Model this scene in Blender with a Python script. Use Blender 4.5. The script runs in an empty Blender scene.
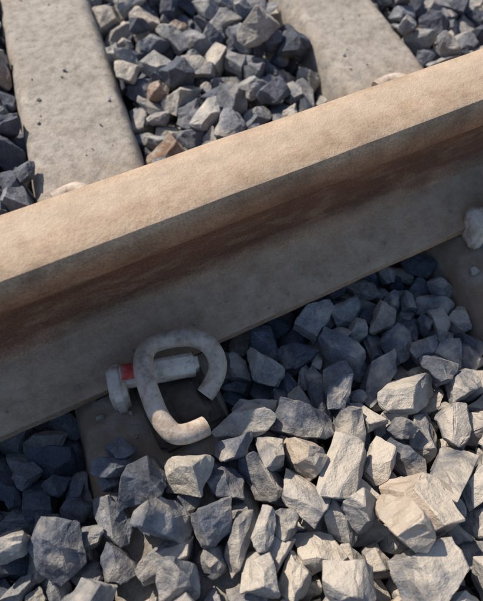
import bpy, math, numpy as np, bmesh, random, time
from mathutils import Vector, Matrix, noise
T0=time.time()
def basis(yaw,p,r):
    f=np.array([math.sin(yaw)*math.cos(p),math.cos(yaw)*math.cos(p),-math.sin(p)])
    r0=np.array([math.cos(yaw),-math.sin(yaw),0.]); u0=np.cross(r0,f)
    return math.cos(r)*r0+math.sin(r)*u0, -math.sin(r)*r0+math.cos(r)*u0, f
q=np.array([-.046,-.3259,.5463,.5303,1.0182,.0522,564.56])
S,W,H,FW,SK=.4739,.1406,.183,.0766,.1643
R,U,F=basis(*q[3:6])
sc=bpy.context.scene
rot=Matrix((R,U,-F)).transposed()
cam=bpy.data.cameras.new("camera");co=bpy.data.objects.new("camera",cam);sc.collection.objects.link(co)
co.matrix_world=Matrix.Translation(Vector(q[:3]))@rot.to_4x4();cam.sensor_fit='VERTICAL';cam.sensor_height=24;cam.lens=24*q[6]/601;cam.clip_start=.01;cam.clip_end=1000
cam.dof.use_dof=True;cam.dof.focus_distance=.56;cam.dof.aperture_fstop=4.0
sc.camera=co
# ---------- stones
random.seed(5)
def make_variant(i):
    rnd=random.Random(100+i)
    bm=bmesh.new();bmesh.ops.create_cube(bm,size=1.0)
    sx,sy,sz=rnd.uniform(.9,1.6),rnd.uniform(.7,1.05),rnd.uniform(.55,.9)
    bmesh.ops.scale(bm,vec=(sx,sy,sz),verts=bm.verts)
    for k in range(rnd.randint(7,11)):
        n=Vector((rnd.gauss(0,1),rnd.gauss(0,1),rnd.gauss(0,1))).normalized()
        d=rnd.uniform(.30,.46)*math.sqrt((n.x*sx)**2+(n.y*sy)**2+(n.z*sz)**2)
        g=bm.verts[:]+bm.edges[:]+bm.faces[:]
        r=bmesh.ops.bisect_plane(bm,geom=g,plane_co=n*d,plane_no=n,clear_outer=True)
        ed=[e for e in r['geom_cut'] if isinstance(e,bmesh.types.BMEdge)]
        if ed: bmesh.ops.edgenet_fill(bm,edges=ed)
    bmesh.ops.remove_doubles(bm,verts=bm.verts,dist=.03)
    bmesh.ops.recalc_face_normals(bm,faces=bm.faces)
    lo=bpy.data.meshes.new("lo");bm.to_mesh(lo)
    bmesh.ops.bevel(bm,geom=bm.edges[:],offset=.020,segments=1,affect='EDGES',profile=.5)
    for L in (.3,.22):
        bmesh.ops.triangulate(bm,faces=bm.faces)
        long=[e for e in bm.edges if e.calc_length()>L]
        bmesh.ops.subdivide_edges(bm,edges=long,cuts=1)
    bmesh.ops.triangulate(bm,faces=bm.faces)
    bm.normal_update()
    off=Vector((i*7.3,0,0))
    for v in bm.verts:
        v.co+=v.normal*(.06*noise.noise(v.co*2.5+off)+.042*noise.noise(v.co*8+off))
    V=np.array([v.co[:] for v in bm.verts]);Fc=np.array([[v.index for v in f.verts] for f in bm.faces]);bm.free()
    return lo,V,Fc
NV=36
var=[make_variant(i) for i in range(NV)]
K=10.
bpy.ops.rigidbody.world_add();rw=sc.rigidbody_world
rc=bpy.data.collections.new("RB");rw.collection=rc
rw.substeps_per_frame=6;rw.solver_iterations=10
sc.gravity=(0,0,-30)
sc.frame_start=1;sc.frame_end=60;rw.point_cache.frame_end=60
tmp=bpy.data.collections.new("tmp");sc.collection.children.link(tmp)
pas=[]
def pbox(x0,x1,y0,y1,z0,z1,skew=False):
    me=bpy.data.meshes.new("p");bm=bmesh.new();bmesh.ops.create_cube(bm,size=1)
    for v in bm.verts:
        x=(x0 if v.co.x<0 else x1);y=(y0 if v.co.y<0 else y1);z=(z0 if v.co.z<0 else z1)
        if skew: x+=SK*y
        v.co=Vector((x*K,y*K,z*K))
    c=Vector();
    for v in bm.verts:c+=v.co/8
    for v in bm.verts:v.co-=c
    bm.to_mesh(me);bm.free()
    o=bpy.data.objects.new("p",me);o.location=c;tmp.objects.link(o);pas.append(o)
X0,X1,Y0,Y1=-S,2*S,-.60,.7535
FL=-.068
pbox(X0-.5,X1+.5,Y0-.3,Y1+.3,FL-.1,FL)
pbox(X0-.1,X0,Y0-.1,Y1+.1,-.2,.6,True);pbox(X1,X1+.1,Y0-.1,Y1+.1,-.2,.6,True)
pbox(X0-.5,X1+.5,Y0-.1,Y0,-.2,.6);pbox(X0-.5,X1+.5,Y1,Y1+.1,-.2,.6)
for i in(-1,0,1,2):
    pbox(i*S-W/2-.006,i*S+W/2+.006,Y0-.05,Y1+.05,-.2,0,True)
    pbox(i*S-.045,i*S+.05,.07,.165,0,.05)
    pbox(i*S-.040,i*S+.058,-.150,-.07,0,.055)
    pbox(i*S-.020,i*S+.022,-.174,-.15,0.0,.055)
pbox(X0-.5,X1+.5,-FW,FW,.0,.03);pbox(X0-.5,X1+.5,-.037,.037,.03,.18)
stones=[]
SZ=[.024,.03,.034,.038,.042,.046]
SN=[.020,.026,.030,.034,.037,.040]
def addst(x,y,z,sz):
    k=random.randrange(NV);o=bpy.data.objects.new("s",var[k][0]);o.location=(x*K,y*K,z*K)
    o.rotation_euler=(random.uniform(0,6.3),random.uniform(0,6.3),random.uniform(0,6.3))
    o.scale=(sz*K*random.uniform(.85,1.25),sz*K*random.uniform(.85,1.1),sz*K*random.uniform(.85,1.1));tmp.objects.link(o);stones.append((o,k))
def fill(ya,yb,cell,near):
    ny=max(1,int(round((yb-ya)/cell)));nx=int((X1-X0)/cell)
    for ix in range(nx):
        for iy in range(ny):
            y=ya+(iy+.5)*(yb-ya)/ny;xx=X0+(ix+.5)*(X1-X0)/nx;x=xx+SK*y
            ds=min(abs(xx-j*S) for j in(-1,0,1,2))
            onsl=ds<W/2+.02
            if abs(y)<FW+.02:
                if not onsl:
                    addst(x,y,-.05,.03);addst(x,y,-.018,.028)
                continue
            clip=ds<.075 and abs(y)<.172
            if near:
                L=0 if onsl else 4+(random.random()<.4)
                if y<-.155 and x<.24 and not clip: L=4 if onsl else 6
                dz=.042;st=SN
            else:
                L=0 if onsl else 3+(random.random()<.6)
                dz=.048;st=SZ
            z0=.035 if onsl else -.045
            for l in range(L):
                if random.random()<.04: continue
                sz=random.choice(st)
                if l>2 and y<-.16 and random.random()<.12: sz=.046
                addst(x+random.uniform(-.003,.003),y+random.uniform(-.003,.003),z0+l*dz,sz)
fill(Y0,-FW-.02,.0405,True)
fill(-FW-.02,FW+.02,.042,True)
fill(FW+.02,Y1,.044,False)
for o in pas: rc.objects.link(o)
for o,k in stones: rc.objects.link(o)
for o in pas: o.rigid_body.type='PASSIVE';o.rigid_body.collision_shape='CONVEX_HULL';o.rigid_body.friction=.7;o.rigid_body.collision_margin=.01
for o,k in stones:
    b=o.rigid_body;b.type='ACTIVE';b.collision_shape='CONVEX_HULL';b.friction=.75;b.restitution=0;b.mass=1;b.linear_damping=.1;b.angular_damping=.3;b.collision_margin=.01
for f in range(1,42):
    sc.frame_set(f)
dg=bpy.context.evaluated_depsgraph_get()
Vs=[];Fs=[];tint=[];off=0
for o,k in stones:
    M=np.array(o.evaluated_get(dg).matrix_world);p=M[:3,3]/K
    if p[2]<-.12 or p[2]>.2: continue
    if abs(p[1])<.065 and p[2]>.02: continue
    u=p[0]-SK*p[1]
    ds=min(abs(u-j*S) for j in(-1,0,1,2))
    if p[1]>0 and ds<W/2+.005 and p[2]>0: continue
    if p[1]>-.33 and ds<W/2+.01 and p[2]>0 and u>S/2: continue
    V=var[k][1];v=(V@M[:3,:3].T+M[:3,3])/K
    Vs.append(v);Fs.append(var[k][2]+off);off+=len(v);tint.append(np.full(len(v),random.random()))
for o in pas+[s[0] for s in stones]: bpy.data.objects.remove(o)
bpy.ops.rigidbody.world_remove()
bpy.data.collections.remove(tmp);bpy.data.collections.remove(rc)
sc.frame_set(1)
# grit on sleepers and rail foot
for t in range(480):
    j=random.choice((-1,0,1,2));g=random.choice((0,1,1))
    if g:
        y=random.choice((random.uniform(.08,.74),random.gauss(.12,.05),random.gauss(.14,.05),random.gauss(-.12,.04)));x=j*S+random.uniform(-W/2+.008,W/2-.008)+SK*y;z=0
        if abs(y)<.08: continue
        if j==2: continue
    else:
        y=random.choice((-1,1))*random.uniform(.045,.07);x=random.uniform(X0+.01,X1-.01);z=.008+.011+(FW-abs(y))*.4
    k=random.randrange(NV);s=random.choice((.0015,.002,.002,.003,.003,.005)) if g else random.choice((.0015,.002,.003))
    if g and abs(y)<.17 and random.random()<.25: s=.008
    v=var[k][1]*s;a=random.uniform(0,6.3);c_,s_=math.cos(a),math.sin(a)
    v=v@np.array([[c_,-s_,0],[s_,c_,0],[0,0,1]])+np.array([x,y,z+s*.2])
    Vs.append(v);Fs.append(var[k][2]+off);off+=len(v);tint.append(np.full(len(v),random.uniform(.72,.95)))
V=np.concatenate(Vs);Fc=np.concatenate(Fs);tint=np.concatenate(tint)
me=bpy.data.meshes.new("ballast");me.vertices.add(len(V));me.vertices.foreach_set("co",V.ravel().astype(np.float32))
me.loops.add(Fc.size);me.loops.foreach_set("vertex_index",Fc.ravel().astype(np.int32))
me.polygons.add(len(Fc));me.polygons.foreach_set("loop_start",np.arange(0,Fc.size,3,dtype=np.int32))
me.update(calc_edges=True);me.shade_flat()
a=me.attributes.new("tint",'FLOAT','POINT');a.data.foreach_set("value",tint.astype(np.float32))
# ---------- materials
class NT:
    def __init__(s,name):
        s.m=bpy.data.materials.new(name);s.m.use_nodes=True;s.t=s.m.node_tree;s.b=s.t.nodes['Principled BSDF']
    def n(s,ty,**kw):
        x=s.t.nodes.new(ty)
        for k,v in kw.items():setattr(x,k,v)
        return x
    def l(s,a,b): s.t.links.new(a,b)
    def noise(s,vec,scale,detail=5,rough=.6):
        x=s.n('ShaderNodeTexNoise');x.inputs['Scale'].default_value=scale;x.inputs['Detail'].default_value=min(detail,5);x.inputs['Roughness'].default_value=rough
        s.l(vec,x.inputs['Vector']);return x.outputs['Fac']
    def ramp(s,fac,pts):
        x=s.n('ShaderNodeValToRGB');e=x.color_ramp.elements
        while len(e)<len(pts):e.new(.5)
        for i,(p,c) in enumerate(pts):
            e[i].position=p;e[i].color=(c,c,c,1) if isinstance(c,(int,float)) else (*c,1)
        s.l(fac,x.inputs[0]);return x.outputs[0]
    def mix(s,f,a,b,mode='MIX'):
        x=s.n('ShaderNodeMix',data_type='RGBA',blend_type=mode)
        for sock,v in((x.inputs[0],f),(x.inputs[6],a),(x.inputs[7],b)):
            if hasattr(v,'is_output'): s.l(v,sock)
            elif isinstance(v,(int,float)): sock.default_value=v
            else: sock.default_value=(*v,1)
        return x.outputs[2]
    def bump(s,h,strength,dist):
        x=s.n('ShaderNodeBump');x.inputs['Strength'].default_value=strength;x.inputs['Distance'].default_value=dist
        s.l(h,x.inputs['Height'])
        if s.b.inputs['Normal'].links: s.l(s.b.inputs['Normal'].links[0].from_socket,x.inputs['Normal'])
        s.l(x.outputs[0],s.b.inputs['Normal'])
    def pos(s):return s.n('ShaderNodeTexCoord').outputs['Object']
    def math(s,op,a,b):
        x=s.n('ShaderNodeMath',operation=op)
        for i,v in enumerate((a,b)):
            if hasattr(v,'is_output'): s.l(v,x.inputs[i])
            else: x.inputs[i].default_value=v
        return x.outputs[0]
    def mr(s,v,a,b,c,d):
        x=s.n('ShaderNodeMapRange')
        for i,t in enumerate((a,b,c,d)): x.inputs[i+1].default_value=t
        s.l(v,x.inputs[0]);return x.outputs[0]
# stone
m=NT("ballast_stone");p=m.pos()
at=m.n('ShaderNodeAttribute',attribute_name="tint").outputs['Fac']
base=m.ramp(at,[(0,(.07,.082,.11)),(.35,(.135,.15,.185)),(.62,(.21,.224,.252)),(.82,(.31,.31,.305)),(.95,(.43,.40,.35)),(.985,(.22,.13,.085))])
nz=m.noise(p,45,5,.65);sp=m.noise(p,420,3,.7)
c=m.mix(1.,base,m.ramp(nz,[(.25,.55),(.5,1.),(.75,1.5)]),'MULTIPLY')
c=m.mix(.8,c,m.ramp(sp,[(.3,.6),(.5,1.),(.7,1.4)]),'MULTIPLY')
geo=m.n('ShaderNodeNewGeometry');sx=m.n('ShaderNodeSeparateXYZ');m.l(geo.outputs['Normal'],sx.inputs[0])
sp2=m.n('ShaderNodeSeparateXYZ');m.l(p,sp2.inputs[0])
dust_shade_y=m.mr(sp2.outputs['Y'],-.10,-.28,-.11,.12);shade_x=m.mr(sp2.outputs['X'],-.2,.12,-.12,.02)  # near side dustier; far and left stones darkened to paint in shade
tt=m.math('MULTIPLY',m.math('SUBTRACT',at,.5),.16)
ad=m.math('ADD',m.math('ADD',m.noise(p,25,5),tt),m.math('ADD',dust_shade_y,shade_x))
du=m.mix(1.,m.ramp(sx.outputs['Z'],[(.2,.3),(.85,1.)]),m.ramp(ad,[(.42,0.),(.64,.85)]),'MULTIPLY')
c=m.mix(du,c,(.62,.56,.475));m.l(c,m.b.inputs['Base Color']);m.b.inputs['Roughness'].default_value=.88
m.bump(m.noise(p,170,5,.7),.8,.004);m.bump(sp,.5,.001)
STONE=m.m
# rail
m=NT("rusty_rail");tc=m.n('ShaderNodeTexCoord');p=tc.outputs['Object']
sx=m.n('ShaderNodeSeparateXYZ');m.l(p,sx.inputs[0])
mp=m.n('ShaderNodeMapping');mp.inputs['Scale'].default_value=(.3,1,1);m.l(p,mp.inputs[0]);ps=mp.outputs[0]
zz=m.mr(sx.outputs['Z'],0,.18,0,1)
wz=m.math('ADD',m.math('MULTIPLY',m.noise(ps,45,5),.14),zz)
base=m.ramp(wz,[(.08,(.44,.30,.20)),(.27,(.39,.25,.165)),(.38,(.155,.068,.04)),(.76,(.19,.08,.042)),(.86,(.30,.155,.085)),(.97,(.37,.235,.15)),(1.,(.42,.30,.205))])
c=m.mix(1.,base,m.ramp(m.noise(ps,28,5,.65),[(.25,.5),(.5,1.),(.75,1.4)]),'MULTIPLY')
c=m.mix(m.ramp(m.noise(ps,80,5,.7),[(.5,0.),(.68,.5)]),c,(.36,.235,.155))
c=m.mix(m.ramp(m.noise(p,22,5,.6),[(.5,0.),(.7,.5)]),c,(.11,.055,.033))
c=m.mix(.7,c,m.ramp(m.noise(p,450,3),[(.3,.55),(.5,1.),(.7,1.45)]),'MULTIPLY')
geo=m.n('ShaderNodeNewGeometry');s2=m.n('ShaderNodeSeparateXYZ');m.l(geo.outputs['Normal'],s2.inputs[0])
du=m.mix(1.,m.ramp(s2.outputs['Z'],[(.35,0.),(.95,1.)]),m.ramp(m.noise(ps,36,5,.65),[(.3,.3),(.62,.9)]),'MULTIPLY')
dc=m.ramp(m.noise(p,50,5,.7),[(.3,(.31,.215,.14)),(.5,(.455,.345,.245)),(.7,(.54,.435,.325))])
wy=m.ramp(m.math('ABSOLUTE',m.math('ADD',sx.outputs['Y'],-.012),0),[(.0,1.),(.012,.8),(.02,0.)])
c=m.mix(du,c,dc)
c=m.mix(m.math('MULTIPLY',m.math('MULTIPLY',wy,m.ramp(zz,[(.9,0.),(.93,1.)])),.35),c,(.58,.49,.385))
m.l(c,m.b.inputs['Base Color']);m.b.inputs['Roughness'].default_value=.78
m.bump(m.noise(p,120,5,.7),.6,.0022);m.bump(m.noise(p,600,2),.45,.0008)
RAIL=m.m
# concrete
m=NT("weathered_concrete");p=m.pos()
c=m.ramp(m.noise(p,9,5,.6),[(.25,(.26,.24,.21)),(.5,(.37,.34,.30)),(.75,(.45,.415,.36))])
c=m.mix(.9,c,m.ramp(m.noise(p,60,5,.7),[(.3,.55),(.5,1.),(.7,1.2)]),'MULTIPLY')
c=m.mix(m.ramp(m.noise(p,18,5,.7),[(.5,0.),(.70,.7)]),c,(.19,.16,.13))
c=m.mix(.7,c,m.ramp(m.noise(p,600,3,.6),[(.3,.6),(.5,1.),(.7,1.25)]),'MULTIPLY')
sy=m.n('ShaderNodeSeparateXYZ');m.l(p,sy.inputs[0]);ab=m.math('ABSOLUTE',sy.outputs['Y'],0)
st=m.mix(1.,m.ramp(ab,[(.14,1.),(.26,0.)]),m.ramp(m.noise(p,35,5),[(.35,.25),(.6,.95)]),'MULTIPLY')
c=m.mix(st,c,(.27,.19,.125))
m.l(c,m.b.inputs['Base Color']);m.b.inputs['Roughness'].default_value=.9
m.bump(m.noise(p,60,5,.7),.6,.005);m.bump(m.noise(p,500,3,.7),.5,.001)
CONC=m.m
def simple(name,cols,sc_,rough,metal=0,bs=.4,dirt=None,da=.8):
    m=NT(name);p=m.pos()
    c=m.ramp(m.noise(p,sc_,5,.65),[(.3,cols[0]),(.5,cols[1]),(.7,cols[2])])
    if dirt:c=m.mix(m.ramp(m.noise(p,130,5,.7),[(.5,0.),(.64,da)]),c,dirt)
    m.l(c,m.b.inputs['Base Color']);m.b.inputs['Roughness'].default_value=rough;m.b.inputs['Metallic'].default_value=metal
    m.bump(m.noise(p,sc_*5,4,.7),bs,.001);return m.m
CLIP=simple("dusty_spring_steel",[(.36,.28,.22),(.53,.455,.38),(.66,.59,.51)],90,.62,0,.6,(.28,.19,.135),.6)
IRON=simple("pale_painted_iron",[(.52,.43,.34),(.76,.68,.58),(.82,.76,.68)],70,.75,0,.6,(.40,.30,.21),.6)
RED=simple("red_paint",[(.45,.07,.055),(.64,.06,.05),(.66,.15,.12)],200,.7,0,.5,(.5,.38,.3),.6)
DIRT=simple("dirty_iron",[(.05,.038,.03),(.085,.065,.05),(.14,.11,.085)],60,.85)
RUB=simple("rubber_pad",[(.02,.02,.02),(.035,.033,.03),(.05,.045,.04)],80,.8)
SOIL=simple("ballast_fines_soil",[(.06,.055,.05),(.12,.11,.10),(.20,.185,.165)],60,.95,0,1.)
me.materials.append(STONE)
N=2
bal=bpy.data.objects.new("ballast",None);sc.collection.objects.link(bal)
per=3*S;G=1.507
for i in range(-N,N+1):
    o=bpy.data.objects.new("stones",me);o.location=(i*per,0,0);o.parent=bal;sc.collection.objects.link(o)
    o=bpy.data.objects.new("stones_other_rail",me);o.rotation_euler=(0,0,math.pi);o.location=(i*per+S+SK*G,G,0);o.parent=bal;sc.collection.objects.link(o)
XL=N*per+S
# rail
prof=[(FW,0),(FW,.010),(FW-.012,.014),(.035,.026),(.018,.036),(.0105,.052),(.0085,.075),(.0085,.110),(.0125,.124),(.024,.131),(.035,.136),(.0365,.142),(.036,H-.028),(.0355,H-.016),(.0325,H-.0108),(.026,H-.0086),(.012,H-.0080)]
full=prof+[(0,H-.008)]+[(-a,b) for a,b in reversed(prof)]
def make_rail(y):
    bm=bmesh.new();xs=np.arange(-XL,XL+.01,.016);rows=[]
    for x in xs:
        rows.append([bm.verts.new((x,a*(1+.018*noise.noise(Vector((x*9,a*40,b*40+y*7)))+.010*noise.noise(Vector((x*35,a*40,b*90+y*7)))),b+(.0008*noise.noise(Vector((x*14,a*50+5,b*40+y*7))) if b>.005 else 0))) for a,b in full])
    n=len(full)
    for i in range(len(rows)-1):
        for j in range(n):
            bm.faces.new((rows[i][j],rows[i][(j+1)%n],rows[i+1][(j+1)%n],rows[i+1][j]))
    bm.faces.new(rows[0]);bm.faces.new(rows[-1][::-1]);bmesh.ops.recalc_face_normals(bm,faces=bm.faces)
    me=bpy.data.meshes.new("steel_rail");bm.to_mesh(me);bm.free();me.shade_smooth();me.materials.append(RAIL)
    o=bpy.data.objects.new("steel_rail",me);o.location=(0,y,.008);sc.collection.objects.link(o)
    md=o.modifiers.new("s",'EDGE_SPLIT');md.split_angle=math.radians(35)
make_rail(0);make_rail(G)
# sleeper
def sleeper_mesh():
    bm=bmesh.new()
    ys=np.arange(-.50,G+.501,.012);h=W/2
    sec=[(-h-.03,-.2),(-h-.008,-.03),(-h-.002,-.008),(-h+.006,0)]+[(t,0) for t in np.linspace(-h+.016,h-.016,9)]+[(h-.006,0),(h+.002,-.008),(h+.008,-.03),(h+.03,-.2)]
    rows=[]
    for y in ys:
        row=[]
        for x,z in sec:
            P=Vector((x,y,z));d=.0022*noise.noise(P*22)+.0014*noise.noise(P*80)
            if z>-.05 and abs(x)>h-.01: d-=.010*max(0,noise.noise(P*30+Vector((9,0,0)))-.1)
            row.append(bm.verts.new((x*(1+d*3)+SK*y,y,z+d-.001)))
        rows.append(row)
    for i in range(len(rows)-1):
        for j in range(len(sec)-1): bm.faces.new((rows[i][j],rows[i][j+1],rows[i+1][j+1],rows[i+1][j]))
    bm.faces.new(rows[0]);bm.faces.new(rows[-1][::-1]);bmesh.ops.recalc_face_normals(bm,faces=bm.faces)
    me=bpy.data.meshes.new("concrete_sleeper");bm.to_mesh(me);bm.free();me.shade_smooth();me.materials.append(CONC);return me
sm=sleeper_mesh()
def boxm(name,x0,x1,y0,y1,z0,z1,mat,bev=.003,rough=0):
    bm=bmesh.new();bmesh.ops.create_cube(bm,size=1)
    for v in bm.verts: v.co=Vector(((x0+x1)/2+v.co.x*(x1-x0),(y0+y1)/2+v.co.y*(y1-y0),(z0+z1)/2+v.co.z*(z1-z0)))
    bmesh.ops.bevel(bm,geom=bm.edges[:],offset=bev,segments=3,affect='EDGES')
    if rough:
        bmesh.ops.subdivide_edges(bm,edges=[e for e in bm.edges if e.calc_length()>.008],cuts=4,use_grid_fill=True)
        for v in bm.verts: v.co+=Vector((noise.noise(v.co*110),noise.noise(v.co*110+Vector((5,0,0))),noise.noise(v.co*110+Vector((0,7,0)))))*rough
    me=bpy.data.meshes.new(name);bm.to_mesh(me);bm.free();me.materials.append(mat);me.shade_smooth();return me
pad=boxm("rubber_pad",-.065,.065,-FW+.002,FW-.002,-.001,.0078,RUB,.001)
ns=int(XL/S)
for i in range(-ns,ns+1):
    o=bpy.data.objects.new("concrete_sleeper",sm);o.location=(i*S,0,0);sc.collection.objects.link(o)
    for y in(0,G):
        c=bpy.data.objects.new("pad",pad);c.location=(SK*y,y,0);c.parent=o;sc.collection.objects.link(c)
# clip
def tube(name,pts,r,mat):
    cu=bpy.data.curves.new(name,'CURVE');cu.dimensions='3D';cu.bevel_depth=r;cu.bevel_resolution=5;cu.resolution_u=8;cu.use_fill_caps=True
    s=cu.splines.new('NURBS');s.points.add(len(pts)-1)
    for i,pt in enumerate(pts): s.points[i].co=(*pt,1)
    s.order_u=3;s.use_endpoint_u=True
    o=bpy.data.objects.new(name,cu);sc.collection.objects.link(o)
    m_=bpy.data.meshes.new_from_object(o.evaluated_get(bpy.context.evaluated_depsgraph_get()));bpy.data.objects.remove(o)
    m_.materials.clear();m_.materials.append(mat);m_.shade_smooth();return m_
rod=tube("spring_rod",[(.0342,-.1276,.022),(.0559,-.1175,.030),(.0616,-.0952,.040),(.0493,-.0756,.046),(.0222,-.0625,.040),(.0014,-.0635,.045),(-.0119,-.0883,.057),(-.0159,-.1169,.058),(-.0172,-.1445,.053),(-.0085,-.1655,.047),(.0184,-.1625,.042)],.0095,CLIP)
def skewbox(name,p0,p1,w,z0,z1,mat,bev=.0045,rough=.0006):
    a=Vector((p0[0],p0[1],0));b=Vector((p1[0],p1[1],0));L=(b-a).length
    m_=boxm(name,0,L,-w/2,w/2,z0,z1,mat,bev,rough)
    ang=math.atan2((b-a).y,(b-a).x);m_.transform(Matrix.Translation(a)@Matrix.Rotation(ang,4,'Z'));return m_
bar=skewbox("crossbar",(-.038,-.0745),(.042,-.097),.021,.018,.040,IRON)
hook=skewbox("hook",(-.0345,-.063),(-.0430,-.101),.017,-.002,.0405,IRON)
tab=skewbox("painted_tab",(-.031,-.0767),(-.0165,-.0808),.0165,.0396,.0416,RED,.0006,0)
base=boxm("shoulder",-.026,.046,-.158,-.0775,-.004,.014,DIRT,.006,.001)
boss=boxm("shoulder_boss",-.004,.034,-.150,-.104,.012,.027,DIRT,.006,.001)
for i in range(-3,6):
    for y in(0,G):
        for s in(0,1):
            e=bpy.data.objects.new("rail_clip",None);sc.collection.objects.link(e);e.location=(i*S+SK*y-(.018 if i==1 else 0),y,0);e.rotation_euler=(0,0,math.pi*s)
            for nme,mm in(("spring_rod",rod),("crossbar",bar),("hook",hook),("painted_tab",tab),("shoulder",base),("shoulder_boss",boss)):
                if nme=="painted_tab" and i!=0: continue
                o=bpy.data.objects.new(nme,mm);o.parent=e;sc.collection.objects.link(o)
# ground
bm=bmesh.new();bmesh.ops.create_grid(bm,x_segments=4,y_segments=4,size=400)
gm=bpy.data.meshes.new("ground");bm.to_mesh(gm);bm.free();gm.materials.append(SOIL)
o=bpy.data.objects.new("ground",gm);o.location=(0,0,FL);sc.collection.objects.link(o)
# light
d=Vector((-.28,.72,.80)).normalized()
w=bpy.data.worlds.new("World");sc.world=w;w.use_nodes=True
sky=w.node_tree.nodes.new('ShaderNodeTexSky');sky.sky_type='NISHITA';sky.sun_disc=False
sky.sun_elevation=math.asin(d.z);sky.sun_rotation=math.atan2(d.x,d.y)
w.node_tree.links.new(sky.outputs[0],w.node_tree.nodes['Background'].inputs[0]);w.node_tree.nodes['Background'].inputs[1].default_value=.125
l=bpy.data.lights.new("sun",'SUN');l.energy=5;l.angle=math.radians(.5);l.color=(1,.88,.73);lo=bpy.data.objects.new("sun",l);sc.collection.objects.link(lo)
lo.rotation_euler=d.to_track_quat('Z','Y').to_euler()
sc.view_settings.view_transform='Standard';sc.view_settings.look='None';sc.view_settings.exposure=0
